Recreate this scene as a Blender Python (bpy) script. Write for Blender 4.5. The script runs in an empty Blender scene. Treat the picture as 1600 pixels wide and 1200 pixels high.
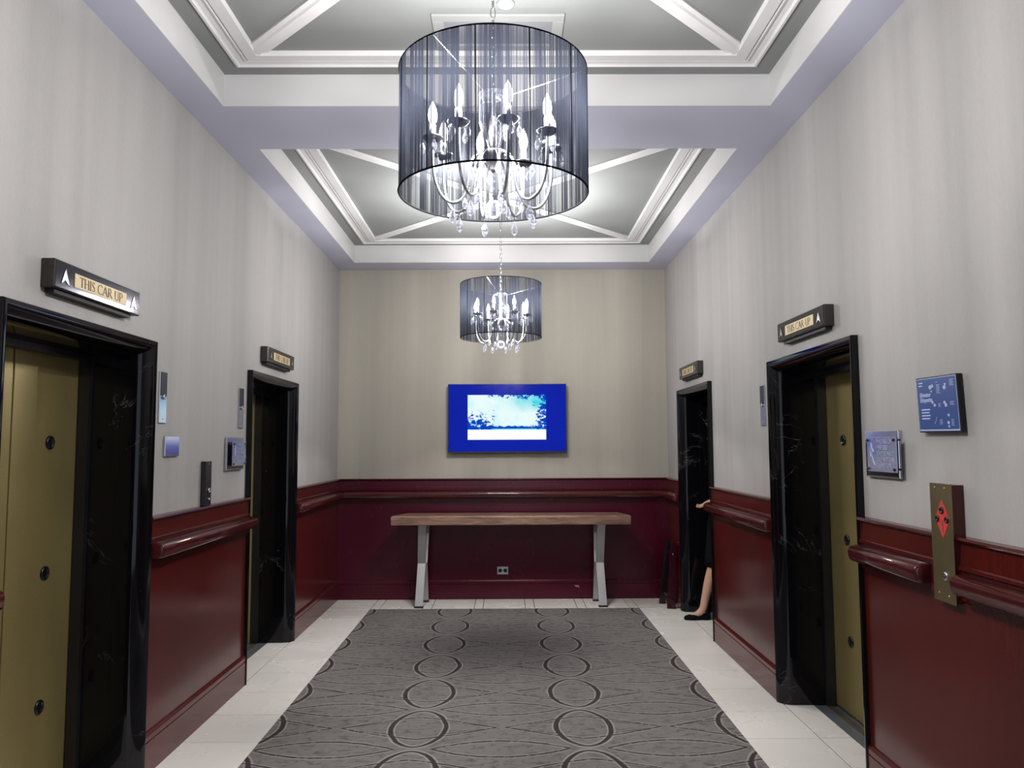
import bpy, bmesh, math, random
from mathutils import Vector, Matrix
random.seed(7)
PI = math.pi
sc = bpy.context.scene
COL = sc.collection

# ------------------------------------------------------------------ camera, world, exposure
EYE = 1.55
F_PX, TH, YAW, ROLL = 1214.83, 0.0785090, 0.0067986, -0.0043166
XL, XR, YB, HC = -1.7393, 1.6582, 8.0289, 3.3815
YF = -3.0                                   # the lobby runs on behind the camera to here and is open there
HT = 3.558                                  # flat of the ceiling trays
_F = Vector((math.sin(YAW)*math.cos(TH), math.cos(YAW)*math.cos(TH), math.sin(TH)))
_R = Vector((math.cos(YAW), -math.sin(YAW), 0))
_U = _R.cross(_F)
_R2 = _R*math.cos(ROLL) + _U*math.sin(ROLL)
_U2 = -_R*math.sin(ROLL) + _U*math.cos(ROLL)
cam = bpy.data.cameras.new('camera')
cam.lens = F_PX*36/1600; cam.sensor_width = 36; cam.clip_start = 0.05
co = bpy.data.objects.new('camera', cam); COL.objects.link(co)
co.matrix_world = Matrix(((_R2.x, _U2.x, -_F.x, 0), (_R2.y, _U2.y, -_F.y, 0), (_R2.z, _U2.z, -_F.z, EYE), (0, 0, 0, 1)))
sc.camera = co
w = bpy.data.worlds.new('world'); sc.world = w; w.use_nodes = True
w.node_tree.nodes['Background'].inputs[0].default_value = (0.80, 0.84, 0.95, 1)
w.node_tree.nodes['Background'].inputs[1].default_value = 1.1
sc.view_settings.view_transform = 'Standard'; sc.view_settings.look = 'None'
sc.view_settings.gamma = 1; sc.view_settings.use_curve_mapping = False
sc.view_settings.exposure = 0.0
BULB = 39.0                                 # watts of a candle bulb's filament
sc.cycles.use_denoising = True; sc.cycles.use_adaptive_sampling = False; sc.cycles.use_light_tree = True
sc.cycles.denoising_input_passes = 'RGB_ALBEDO_NORMAL'; sc.cycles.denoising_prefilter = 'ACCURATE'
sc.cycles.sample_clamp_indirect = 4.0
sc.cycles.max_bounces = 8; sc.cycles.transparent_max_bounces = 16
sc.cycles.caustics_reflective = False; sc.cycles.caustics_refractive = False

# ------------------------------------------------------------------ node helpers
class NT:
    def __init__(s, name):
        s.m = bpy.data.materials.new(name); s.m.use_nodes = True
        s.t = s.m.node_tree; s.t.nodes.clear()
        s.out = s.t.nodes.new('ShaderNodeOutputMaterial')
    def n(s, typ, **kw):
        nd = s.t.nodes.new(typ)
        for k, v in kw.items(): setattr(nd, k, v)
        return nd
    def link(s, a, b): s.t.links.new(a, b)
    def set(s, sock, v):
        if isinstance(v, V): s.link(v.s, sock)
        elif hasattr(v, 'is_output'): s.link(v, sock)
        else: sock.default_value = v
    def math(s, op, a, b=0.0, c=0.0, clamp=False):
        nd = s.n('ShaderNodeMath', operation=op); nd.use_clamp = clamp
        s.set(nd.inputs[0], a); s.set(nd.inputs[1], b)
        if len(nd.inputs) > 2: s.set(nd.inputs[2], c)
        return V(s, nd.outputs[0])
    def coords(s, kind='Object'):
        return s.n('ShaderNodeTexCoord').outputs[kind]
    def geo(s, what='Position'):
        return s.n('ShaderNodeNewGeometry').outputs[what]
    def xyz(s, vec):
        nd = s.n('ShaderNodeSeparateXYZ'); s.link(vec, nd.inputs[0])
        return [V(s, o) for o in nd.outputs]
    def comb(s, x, y, z=0.0):
        nd = s.n('ShaderNodeCombineXYZ')
        for i, v in enumerate((x, y, z)): s.set(nd.inputs[i], v)
        return nd.outputs[0]
    def scale(s, vec, sx, sy, sz):
        nd = s.n('ShaderNodeMapping'); s.link(vec, nd.inputs[0]); nd.inputs['Scale'].default_value = (sx, sy, sz)
        return nd.outputs[0]
    def noise(s, vec, sc_=5.0, det=3.0, rough=0.5, dist=0.0):
        nd = s.n('ShaderNodeTexNoise'); s.link(vec, nd.inputs['Vector'])
        nd.inputs['Scale'].default_value = sc_; nd.inputs['Detail'].default_value = det
        nd.inputs['Roughness'].default_value = rough; nd.inputs['Distortion'].default_value = dist
        return V(s, nd.outputs[0])
    def ramp(s, v, stops):
        nd = s.n('ShaderNodeValToRGB'); s.set(nd.inputs[0], v); cr = nd.color_ramp
        while len(cr.elements) < len(stops): cr.elements.new(0.5)
        for e, (p, c) in zip(cr.elements, stops):
            e.position = p; e.color = (c, c, c, 1) if isinstance(c, (int, float)) else (*c, 1)
        return nd.outputs[0]
    def mix(s, f, a, b):
        nd = s.n('ShaderNodeMix', data_type='RGBA')
        s.set(nd.inputs[0], f)
        for i, v in ((6, a), (7, b)):
            if isinstance(v, tuple): nd.inputs[i].default_value = (*v, 1) if len(v) == 3 else v
            else: s.set(nd.inputs[i], v)
        return nd.outputs[2]
    def pbr(s, col=None, rough=0.5, metal=0.0, bump=None, bstr=0.2, bdist=0.01, spec=None, coat=0.0, **kw):
        nd = s.n('ShaderNodeBsdfPrincipled')
        if isinstance(col, tuple): nd.inputs['Base Color'].default_value = (*col, 1)
        elif col is not None: s.set(nd.inputs['Base Color'], col)
        s.set(nd.inputs['Roughness'], rough); s.set(nd.inputs['Metallic'], metal)
        if spec is not None: nd.inputs['Specular IOR Level'].default_value = spec
        if coat: nd.inputs['Coat Weight'].default_value = coat; nd.inputs['Coat Roughness'].default_value = 0.08
        for k, v in kw.items(): nd.inputs[k].default_value = v
        if bump is not None:
            b = s.n('ShaderNodeBump'); b.inputs['Strength'].default_value = bstr; b.inputs['Distance'].default_value = bdist
            s.set(b.inputs['Height'], bump); s.link(b.outputs[0], nd.inputs['Normal'])
        s.link(nd.outputs[0], s.out.inputs[0]); s.b = nd
        return s.m
class V:
    def __init__(s, nt, sock): s.nt, s.s = nt, sock
    def __add__(s, o): return s.nt.math('ADD', s, o)
    __radd__ = __add__
    def __sub__(s, o): return s.nt.math('SUBTRACT', s, o)
    def __rsub__(s, o): return s.nt.math('SUBTRACT', o, s)
    def __mul__(s, o): return s.nt.math('MULTIPLY', s, o)
    __rmul__ = __mul__
    def __truediv__(s, o): return s.nt.math('DIVIDE', s, o)
    def abs(s): return s.nt.math('ABSOLUTE', s)
    def pow(s, o): return s.nt.math('POWER', s, o)
    def max(s, o): return s.nt.math('MAXIMUM', s, o)
    def min(s, o): return s.nt.math('MINIMUM', s, o)
    def gt(s, o): return s.nt.math('GREATER_THAN', s, o)
    def lt(s, o): return s.nt.math('LESS_THAN', s, o)
    def clamp(s): return s.nt.math('ADD', s, 0.0, clamp=True)

def simple(name, col, rough=0.5, metal=0.0, var=0.12, sc_=6.0, bump=0.0, **kw):
    t = NT(name); c = t.coords()
    n = t.noise(c, sc_, 4)
    lo = tuple(x*(1-var) for x in col); hi = tuple(min(1, x*(1+var)) for x in col)
    return t.pbr(t.mix(n, lo, hi), rough, metal, n if bump else None, bump, **kw)

# ------------------------------------------------------------------ materials
M = {}
def wallpaper(name, a, b):
    t = NT(name); p = t.geo()
    x, y, z = t.xyz(p)
    v = t.comb(x*1.0, y*1.0, z*0.03)
    n1 = t.noise(v, 9, 3); n2 = t.noise(t.comb(x*1.0, y*1.0, z*0.25), 160, 2)
    n3 = t.noise(t.comb(x*0.3, y*0.3, z), 220, 2)
    f = n1*0.6 + n2*0.25 + n3*0.15
    return t.pbr(t.mix(f, a, b), 0.62, 0, n2, 0.12, 0.002, spec=0.25)
M['paper'] = wallpaper('wallpaper_grey', (0.33, 0.32, 0.31), (0.50, 0.49, 0.482))
M['paper_warm'] = wallpaper('wallpaper_beige', (0.35, 0.33, 0.28), (0.53, 0.505, 0.44))
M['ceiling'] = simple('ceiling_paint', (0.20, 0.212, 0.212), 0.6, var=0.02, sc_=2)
M['soffit'] = simple('soffit_paint_blue_lit', (0.52, 0.535, 0.655), 0.6, var=0.02, sc_=2)  # blue light of the television tinted into the soffit colour
M['trimwhite'] = simple('white_moulding_paint', (0.64, 0.64, 0.645), 0.4, var=0.02, sc_=3)

def mahogany(name, a, b, rough=0.22, spec=0.5):
    t = NT(name); p = t.geo(); x, y, z = t.xyz(p)
    g = t.noise(t.comb(x*6, y*6, z*0.7), 6, 5, 0.6, 0.6)
    g2 = t.noise(t.comb(x, y, z), 1.6, 2)
    f = (g*0.65 + g2*0.5 - 0.08).clamp()
    r = t.noise(p, 3, 3)
    return t.pbr(t.mix(f, a, b), r*0.14 + (rough-0.07), 0, g, 0.04, 0.002, spec=spec)
M['mahogany'] = mahogany('polished_mahogany', (0.026, 0.0024, 0.0034), (0.118, 0.014, 0.009), 0.19)
M['mahogany_back'] = mahogany('dark_mahogany_panel', (0.034, 0.001, 0.007), (0.092, 0.003, 0.019), 0.26, 0.3)
M['rail'] = mahogany('handrail_lacquer', (0.032, 0.004, 0.006), (0.095, 0.016, 0.014), 0.15)

t = NT('black_marble'); p = t.geo()
vn = t.noise(t.scale(p, 1.0, 1.0, 1.0), 2.2, 7, 0.62, 1.6)
vein = (1.0 - (vn - 0.5).abs()*120.0).clamp()
msk = t.noise(p, 3.1, 2); msk = ((msk - 0.60)*7.0).clamp()
sp = (t.noise(p, 38, 2) - 0.74).clamp()*9.0
f = (vein*msk*0.42 + sp*0.35).clamp()
M['marble'] = t.pbr(t.mix(f, (0.0035, 0.0035, 0.005), (0.34, 0.35, 0.38)), 0.07, 0, spec=0.33)

t = NT('bronze_door'); p = t.geo(); x, y, z = t.xyz(p)
g = t.noise(p, 260, 2); s = t.noise(t.comb(x, y*1.0, z*0.15), 5, 2)
M['bronze'] = t.pbr(t.mix((g*0.5+s*0.6).clamp(), (0.18, 0.14, 0.042), (0.42, 0.345, 0.155)), 0.42, 0.55, g, 0.12, 0.001)
t = NT('bronze_sign_box'); p = t.geo(); g = t.noise(p, 60, 2)
M['signbox'] = t.pbr(t.mix(g, (0.050, 0.045, 0.040), (0.085, 0.078, 0.072)), 0.35, 0.7)
t = NT('polished_sign_face'); p = t.geo(); g = t.noise(p, 14, 2)
M['signface'] = t.pbr(t.mix(g, (0.022, 0.022, 0.031), (0.05, 0.05, 0.066)), 0.11, 0.9)
M['brassplate'] = simple('brass_plate', (0.62, 0.50, 0.29), 0.5, 0.1, 0.08, 9)
M['ink'] = simple('engraved_letter_paint', (0.11, 0.075, 0.035), 0.6)
M['chrome'] = simple('chrome', (0.72, 0.73, 0.76), 0.2, 1.0, 0.04)
M['nickel'] = simple('dull_nickel', (0.30, 0.30, 0.31), 0.35, 1.0, 0.04)
M['steel'] = simple('brushed_steel', (0.62, 0.64, 0.72), 0.15, 1.0, 0.06, 40)
M['legmetal'] = simple('satin_leg_metal', (0.46, 0.46, 0.46), 0.38, 0.75, 0.06, 20)
M['darkmetal'] = simple('dark_metal', (0.05, 0.048, 0.055), 0.3, 0.8)
M['black'] = simple('black_lacquer', (0.006, 0.006, 0.008), 0.25)
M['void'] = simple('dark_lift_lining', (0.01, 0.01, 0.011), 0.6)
M['brass'] = simple('aged_brass_plate', (0.21, 0.165, 0.085), 0.42, 0.75, 0.3, 9)
M['red'] = simple('red_worn_paint', (0.62, 0.045, 0.035), 0.5, 0, 0.35, 30)
M['sill'] = simple('zinc_sill', (0.22, 0.24, 0.27), 0.4, 0.6, 0.1, 20)
M['grout'] = simple('grout', (0.13, 0.12, 0.105), 0.8)
M['white'] = simple('white_plastic', (0.78, 0.78, 0.80), 0.45)
M['hatchframe'] = simple('hatch_frame_paint', (0.24, 0.25, 0.25), 0.6, var=0.02)
M['disc'] = simple('disc_paint', (0.32, 0.33, 0.35), 0.5, var=0.02)
M['hatch'] = simple('hatch_panel_paint', (0.17, 0.18, 0.205), 0.5, var=0.02)
M['outlet'] = simple('outlet_steel', (0.50, 0.50, 0.53), 0.35, 0.8)
M['skin'] = simple('skin', (0.56, 0.33, 0.23), 0.5, 0, 0.06, 12, **{'Subsurface Weight': 0.08})
M['cloth'] = simple('black_cloth', (0.007, 0.007, 0.009), 0.9, 0, 0.3, 60, spec=0.06)
M['hair'] = simple('dark_brown_hair', (0.02, 0.011, 0.007), 0.45, 0, 0.4, 50)
M['suede'] = simple('black_suede', (0.006, 0.006, 0.007), 0.85, spec=0.08)
M['blue_poster'] = simple('blue_poster_print', (0.022, 0.070, 0.27), 0.35, 0, 0.06, 5)
M['print'] = simple('pale_print', (0.46, 0.54, 0.80), 0.5)

t = NT('stone_tile'); oi = t.n('ShaderNodeObjectInfo'); p = t.geo()
n1 = t.noise(p, 2.4, 4, 0.55, 0.5); rnd = V(t, oi.outputs['Random'])
f = (n1*0.4 + rnd*0.45).clamp()
M['tile'] = t.pbr(t.mix(f, (0.80, 0.77, 0.72), (0.90, 0.87, 0.82)), n1*0.1 + 0.22, 0, spec=0.45)

t = NT('walnut_top'); p = t.geo(); x, y, z = t.xyz(p)
wv = t.noise(t.comb(x*1.1, y*5, z*9), 3.0, 5, 0.6, 1.2); fine = t.noise(t.comb(x*4, y*40, z*50), 4, 3)
M['walnut'] = t.pbr(t.ramp((wv*0.8+fine*0.25).clamp(), [(0.3, (0.085, 0.040, 0.026)), (0.5, (0.22, 0.125, 0.085)), (0.72, (0.38, 0.25, 0.18))]), 0.28, 0, fine, 0.05, 0.002)

# carpet: chained rings, lens shapes and crossing curves woven dark with a pale outline
t = NT('patterned_carpet'); p = t.geo(); x, y, z = t.xyz(p)
wob = (t.noise(p, 9, 2) - 0.5)*0.014
u = t.math('PINGPONG', x + 0.491 + wob + 0.9053*8, 0.45265)         # 0 at a ring column, .4527 between columns
v = t.math('PINGPONG', y - 4.407 + wob + 0.6015*20, 0.30075)        # 0 at a ring centre
uf = 0.45265 - u; vf = 0.30075 - v
def curve(F, wdt):                                                  # 1 on the line, and 1 on its pale rim
    d = F.abs()
    return (1.0 - ((d - wdt)/0.004).max(0.0)).clamp(), (1.0 - ((d - wdt - 0.009).abs()/0.006)).clamp()
ring = ((u/0.150).pow(1.8) + (v/0.272).pow(1.8)).pow(0.5556)
d1 = (ring - 1.0)*0.185
thick = (u/0.150).clamp().pow(1.5)*0.012 + 0.0022
ld, lp = curve(d1, 0.0); 
line1 = (1.0 - ((d1.abs() - thick)/0.004).max(0.0)).clamp(); pale1 = (1.0 - ((d1.abs() - thick - 0.010).abs()/0.007)).clamp()
d2 = vf - (1.0 - (uf/0.357).pow(2.0))*0.105
d2 = t.math('MULTIPLY', d2, 0.95)
gate2 = uf.lt(0.357)
line2, pale2 = curve(d2, 0.0052)
d3 = v - (1.0 - (u/0.43).pow(1.25))*0.165
gate3 = u.lt(0.43)
line3, pale3 = curve(d3, 0.0045)
d4 = v - (1.0 - (u/0.43).pow(1.25))*0.125
line4, pale4 = curve(d4, 0.0036)
outr = ring.gt(1.0)
dash = ((t.noise(t.comb(x*1.0, y*0.6, 0.0), 34, 1) - 0.36)*9.0).clamp()
dark = (line1.max(line2*gate2*(dash*0.6+0.4)).max(line3*gate3*(dash*0.75+0.25)).max(line4*gate3*outr*dash*0.8))
pale = (pale1.max(pale2*gate2*0.85).max(pale3*gate3*0.8))
mott = t.noise(t.comb(x*1.0, y*1.7, 0.0), 17, 3, 0.6, 0.8); fibre = t.noise(p, 330, 2)
big = t.noise(p, 2.5, 2)
blot = ((mott - 0.50)*5.0).clamp()
base = t.mix((blot*0.55 + fibre*0.40 + big*0.15).clamp(), (0.22, 0.204, 0.20), (0.080, 0.073, 0.070))
c1 = t.mix(pale*0.75, base, (0.38, 0.36, 0.35))
c2 = t.mix(dark*0.9, c1, (0.028, 0.022, 0.020))
M['carpet'] = t.pbr(c2, 0.9, 0, fibre, 0.35, 0.004, spec=0.12)

# shade of tightly strung dark threads: see-through between the threads
t = NT('string_shade'); c = t.coords(); x, y, z = t.xyz(c)
ang = t.math('ARCTAN2', y, x)
ca, sa = t.math('COSINE', ang), t.math('SINE', ang)
n1 = t.noise(t.comb(ca, sa, z*0.02), 8, 3, 0.6); n2 = t.noise(t.comb(ca, sa, z*0.02), 42, 2, 0.6)
n3 = t.noise(t.comb(ca, sa, z*0.01), 170, 1, 0.5)
dens = ((n1-0.5)*2.6 + (n2-0.5)*2.4 + (n3-0.5)*2.2 + 0.92)
dens = dens.max(0.22).min(0.985)
lw = t.n('ShaderNodeLayerWeight'); lw.inputs[0].default_value = 0.5
cosv = (1.0 - V(t, lw.outputs['Facing'])).max(0.12)
alpha = 1.0 - (1.0 - dens).pow(1.0/ (cosv*1.0) if False else t.math('DIVIDE', 0.75, cosv))
dif = t.n('ShaderNodeBsdfDiffuse'); dif.inputs[0].default_value = (0.0028, 0.0032, 0.0042, 1)
trl = t.n('ShaderNodeBsdfTranslucent'); trl.inputs[0].default_value = (0.0045, 0.0052, 0.0075, 1)
gl = t.n('ShaderNodeBsdfGlossy'); gl.inputs[0].default_value = (0.16, 0.18, 0.22, 1); gl.inputs['Roughness'].default_value = 0.45
tr = t.n('ShaderNodeBsdfTransparent'); tr.inputs[0].default_value = (1, 1, 1, 1)
m1 = t.n('ShaderNodeMixShader'); m1.inputs[0].default_value = 0.45; t.link(dif.outputs[0], m1.inputs[1]); t.link(trl.outputs[0], m1.inputs[2])
m2 = t.n('ShaderNodeMixShader'); m2.inputs[0].default_value = 0.02; t.link(m1.outputs[0], m2.inputs[1]); t.link(gl.outputs[0], m2.inputs[2])
m3 = t.n('ShaderNodeMixShader'); t.link(alpha.s, m3.inputs[0]); t.link(tr.outputs[0], m3.inputs[1]); t.link(m2.outputs[0], m3.inputs[2])
t.link(m3.outputs[0], t.out.inputs[0]); M['shade'] = t.m

t = NT('cut_crystal'); gl = t.n('ShaderNodeBsdfGlossy'); gl.inputs[0].default_value = (1, 1, 1, 1); gl.inputs['Roughness'].default_value = 0.04
tr = t.n('ShaderNodeBsdfTransparent'); tr.inputs[0].default_value = (0.86, 0.88, 0.94, 1)
n = t.noise(t.geo(), 60, 1)
fr = t.n('ShaderNodeFresnel'); fr.inputs[0].default_value = 1.9
f = (V(t, fr.outputs[0])*0.9 + 0.12).clamp()
dd = t.n('ShaderNodeBsdfTranslucent'); dd.inputs[0].default_value = (0.9, 0.92, 1, 1)
ma = t.n('ShaderNodeMixShader'); ma.inputs[0].default_value = 0.07; t.link(gl.outputs[0], ma.inputs[1]); t.link(dd.outputs[0], ma.inputs[2])
mx = t.n('ShaderNodeMixShader'); t.link(f.s, mx.inputs[0]); t.link(tr.outputs[0], mx.inputs[1]); t.link(ma.outputs[0], mx.inputs[2])
t.link(mx.outputs[0], t.out.inputs[0]); M['crystal'] = t.m

t = NT('frosted_acrylic'); gl = t.n('ShaderNodeBsdfPrincipled'); gl.inputs[0].default_value = (0.46, 0.50, 0.74, 1); gl.inputs['Roughness'].default_value = 0.12
nb = t.noise(t.geo(), 40, 2)
gl.inputs['Metallic'].default_value = 0.6
tr = t.n('ShaderNodeBsdfTransparent'); mx = t.n('ShaderNodeMixShader'); t.set(mx.inputs[0], nb*0.2 + 0.72)
t.link(tr.outputs[0], mx.inputs[1]); t.link(gl.outputs[0], mx.inputs[2]); t.link(mx.outputs[0], t.out.inputs[0]); M['acrylic'] = t.m

def emit(name, col, st, rough=None):
    t = NT(name); e = t.n('ShaderNodeEmission')
    if isinstance(col, tuple): e.inputs[0].default_value = (*col, 1)
    e.inputs[1].default_value = st
    t.link(e.outputs[0], t.out.inputs[0]); return t.m
t = NT('lit_candle_bulb'); e = t.n('ShaderNodeEmission'); e.inputs[0].default_value = (1.0, 0.97, 0.96, 1); e.inputs[1].default_value = 5.0
tr = t.n('ShaderNodeBsdfTransparent'); ad = t.n('ShaderNodeAddShader'); t.link(e.outputs[0], ad.inputs[0]); t.link(tr.outputs[0], ad.inputs[1])
t.link(ad.outputs[0], t.out.inputs[0]); M['bulb'] = t.m
t = NT('tv_panel_blue'); n = t.noise(t.coords(), 2.2, 2)
t.pbr((0.002, 0.002, 0.004), 0.12, 0, spec=0.05)
t.set(t.b.inputs['Emission Color'], t.mix(n, (0.0, 0.008, 0.28), (0.002, 0.016, 0.42))); t.b.inputs['Emission Strength'].default_value = 1.0
M['tvblue'] = t.m
t = NT('tv_picture'); x, y, z = t.xyz(t.coords())                   # centred: x -.4...4, z -.23...23
U = x/0.8 + 0.5; W = 0.5 - z/0.457
ns = t.noise(t.comb(x, z*1.4, 0.0), 17, 5, 0.65, 0.4); nl = t.noise(t.comb(x, z, 0.3), 6, 2)
corner = (0.42 - U).max(U - 0.80).max(0.0)*1.2
leftlow = ((W - 0.25)*2.6).clamp()*((0.46 - U)*3.4).clamp()
rightside = ((U - 0.78)*4.5).clamp()
topband = ((0.16 - W)*6.0).clamp()*((U-0.12)*5.0).clamp()*0.9
amt = leftlow.max(rightside).max(topband)
fol = ((ns + amt*0.25 - 0.65)*18.0).clamp()*amt.gt(0.02)
tree = (W + (ns-0.5)*0.16 - 0.685)*40.0
tree = tree.clamp()*(1.0 - ((W-0.745)*60.0).clamp())
cy = ((U - 0.42)*1.6).clamp()*((0.42 - W)*4.0).clamp()*(nl*0.8+0.5)
sky = t.mix((cy*1.4 + (nl-0.45).clamp()*1.2).clamp(), (0.82, 0.98, 0.98), (0.06, 0.70, 0.80))
sea = t.mix((((W-0.735)*80.0).clamp()*(1.0-((W-0.77)*90.0).clamp())), sky, (0.06, 0.62, 0.85))
c3 = t.mix(fol.max(tree), sea, (0.0, 0.06, 0.55))
c4 = t.mix(W.gt(0.775), c3, (1.0, 1.0, 1.0))
e = t.n('ShaderNodeEmission'); t.set(e.inputs[0], c4); e.inputs[1].default_value = 1.0
t.link(e.outputs[0], t.out.inputs[0]); M['tvpic'] = t.m
M['stand'] = mahogany('dark_stand_wood', (0.012, 0.001, 0.005), (0.045, 0.003, 0.012), 0.25)
M['tvbezel'] = simple('tv_bezel', (0.012, 0.014, 0.035), 0.25)

# ------------------------------------------------------------------ mesh helpers
class MB:
    def __init__(s): s.bm = bmesh.new()
    def poly(s, verts, faces):
        vs = [s.bm.verts.new(Vector(v)) for v in verts]
        for f in faces:
            try: s.bm.faces.new([vs[i] for i in f])
            except ValueError: pass
        return s
    def box(s, a, b):
        x0, x1 = sorted((a[0], b[0])); y0, y1 = sorted((a[1], b[1])); z0, z1 = sorted((a[2], b[2]))
        return s.poly([(x0,y0,z0),(x1,y0,z0),(x1,y1,z0),(x0,y1,z0),(x0,y0,z1),(x1,y0,z1),(x1,y1,z1),(x0,y1,z1)],
                      [(0,3,2,1),(4,5,6,7),(0,1,5,4),(1,2,6,5),(2,3,7,6),(3,0,4,7)])
    def loft(s, rings, closed=True, caps=True):
        R = [[s.bm.verts.new(Vector(v)) for v in r] for r in rings]; n = len(R[0])
        for A, B in zip(R, R[1:]):
            for i in range(n if closed else n-1):
                j = (i+1) % n
                try: s.bm.faces.new((A[i], A[j], B[j], B[i]))
                except ValueError: pass
        if caps:
            for r in (R[0], R[-1]):
                try: s.bm.faces.new(r)
                except ValueError: pass
        return s
    def lathe(s, prof, c=(0, 0, 0), n=16, axis='z', caps=True):
        rings = []
        for r, h in prof:
            r = max(r, 1e-4); ring = []
            for i in range(n):
                a = 2*PI*i/n; p_ = (r*math.cos(a), r*math.sin(a), h)
                if axis == 'x': p_ = (h, p_[0], p_[1])
                if axis == 'y': p_ = (p_[0], h, p_[1])
                ring.append((c[0]+p_[0], c[1]+p_[1], c[2]+p_[2]))
            rings.append(ring)
        return s.loft(rings, True, caps)
    def tube(s, pts, r, n=8, caps=True, closed=False):
        pts = [Vector(q) for q in pts]; rings = []; N = len(pts)
        rr = r if isinstance(r, (list, tuple)) else [r]*N
        up = Vector((0, 0, 1))
        prev = None
        for i, q in enumerate(pts):
            if closed: d = pts[(i+1) % N] - pts[i-1]
            else: d = pts[min(i+1, N-1)] - pts[max(i-1, 0)]
            d.normalize()
            if prev is None: a = d.cross(up if abs(d.z) < 0.95 else Vector((1, 0, 0))).normalized()
            else: a = (prev - d*prev.dot(d)).normalized()
            prev = a; b = d.cross(a)
            rings.append([q + (a*math.cos(2*PI*k/n) + b*math.sin(2*PI*k/n))*rr[i] for k in range(n)])
        if closed: rings.append(rings[0]); caps = False
        return s.loft(rings, True, caps)
    def ext(s, prof, fn, t0, t1, steps=None):
        """closed profile of 2D points, fn(a, b, t) -> point"""
        return s.loft([[fn(a, b, t_) for a, b in prof] for t_ in (steps or (t0, t1))])
    def obj(s, name, mat, parent=None, smooth=False, bevel=0.0, seg=2, merge=False):
        if merge: bmesh.ops.remove_doubles(s.bm, verts=s.bm.verts, dist=1e-5)
        bmesh.ops.recalc_face_normals(s.bm, faces=s.bm.faces)
        me = bpy.data.meshes.new(name); s.bm.to_mesh(me); s.bm.free()
        if mat is not None: me.materials.append(M[mat] if isinstance(mat, str) else mat)
        o = bpy.data.objects.new(name, me); COL.objects.link(o)
        if smooth:
            for f_ in me.polygons: f_.use_smooth = True
        if parent is not None: o.parent = parent
        if bevel:
            bv = o.modifiers.new('bevel', 'BEVEL'); bv.width = bevel; bv.segments = seg; bv.limit_method = 'ANGLE'
        return o
def empty(name, loc=(0, 0, 0), rz=0.0):
    o = bpy.data.objects.new(name, None); COL.objects.link(o); o.location = loc; o.rotation_euler = (0, 0, rz)
    o.empty_display_size = 0.1; return o
def put(o, parent):
    """parent while keeping world-built mesh coordinates"""
    o.parent = parent; o.matrix_parent_inverse = Matrix.Translation(-Vector(parent.location)) if parent.rotation_euler.z == 0 else parent.matrix_basis.inverted()
    return o
def tag(o, label=None, cat=None, group=None, kind=None):
    if label: o['label'] = label
    if cat: o['category'] = cat
    if group: o['group'] = group
    if kind: o['kind'] = kind
    return o
def thing(name, loc, label, cat, group=None):
    return tag(empty(name, loc), label, cat, group)
def structure(name, loc=(0, 0, 0), label=None):
    return tag(empty(name, loc), label, kind='structure')
def copy_tree(o, parent=None):
    c = o.copy(); COL.objects.link(c)
    if parent is not None: c.parent = parent
    for ch in list(o.children): copy_tree(ch, c)
    return c

# side-wall frame: u = depth INTO the wall (negative: out into the lobby)
def S(side):
    return (lambda u, y, z: (XR + u, y, z)) if side > 0 else (lambda u, y, z: (XL - u, y, z))
def sbox(mb, side, u0, u1, y0, y1, z0, z1):
    P = S(side); return mb.box(P(u0, y0, z0), P(u1, y1, z1))

# ------------------------------------------------------------------ room shell
WT = 0.27
DOORS = [(-1, 2.62, 3.785), (-1, 5.21, 6.37), (1, 3.63, 4.825), (1, 6.26, 7.41)]
FRTOP = 2.062
for side, nm in ((-1, 'wall_left'), (1, 'wall_right')):
    mb = MB(); y = YF
    for _, a, b in [d for d in DOORS if d[0] == side]:
        sbox(mb, side, 0, WT, y, a + 0.02, 0, HC + 0.3)
        sbox(mb, side, 0, WT, a + 0.02, b - 0.02, FRTOP - 0.02, HC + 0.3)
        y = b - 0.02
    sbox(mb, side, 0, WT, y, YB, 0, HC + 0.3)
    tag(mb.obj(nm, 'paper'), kind='structure')
tag(MB().box((XL - WT, YB, 0), (XR + WT, YB + 0.2, HC + 0.3)).obj('wall_back', 'paper_warm'), kind='structure')

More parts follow.
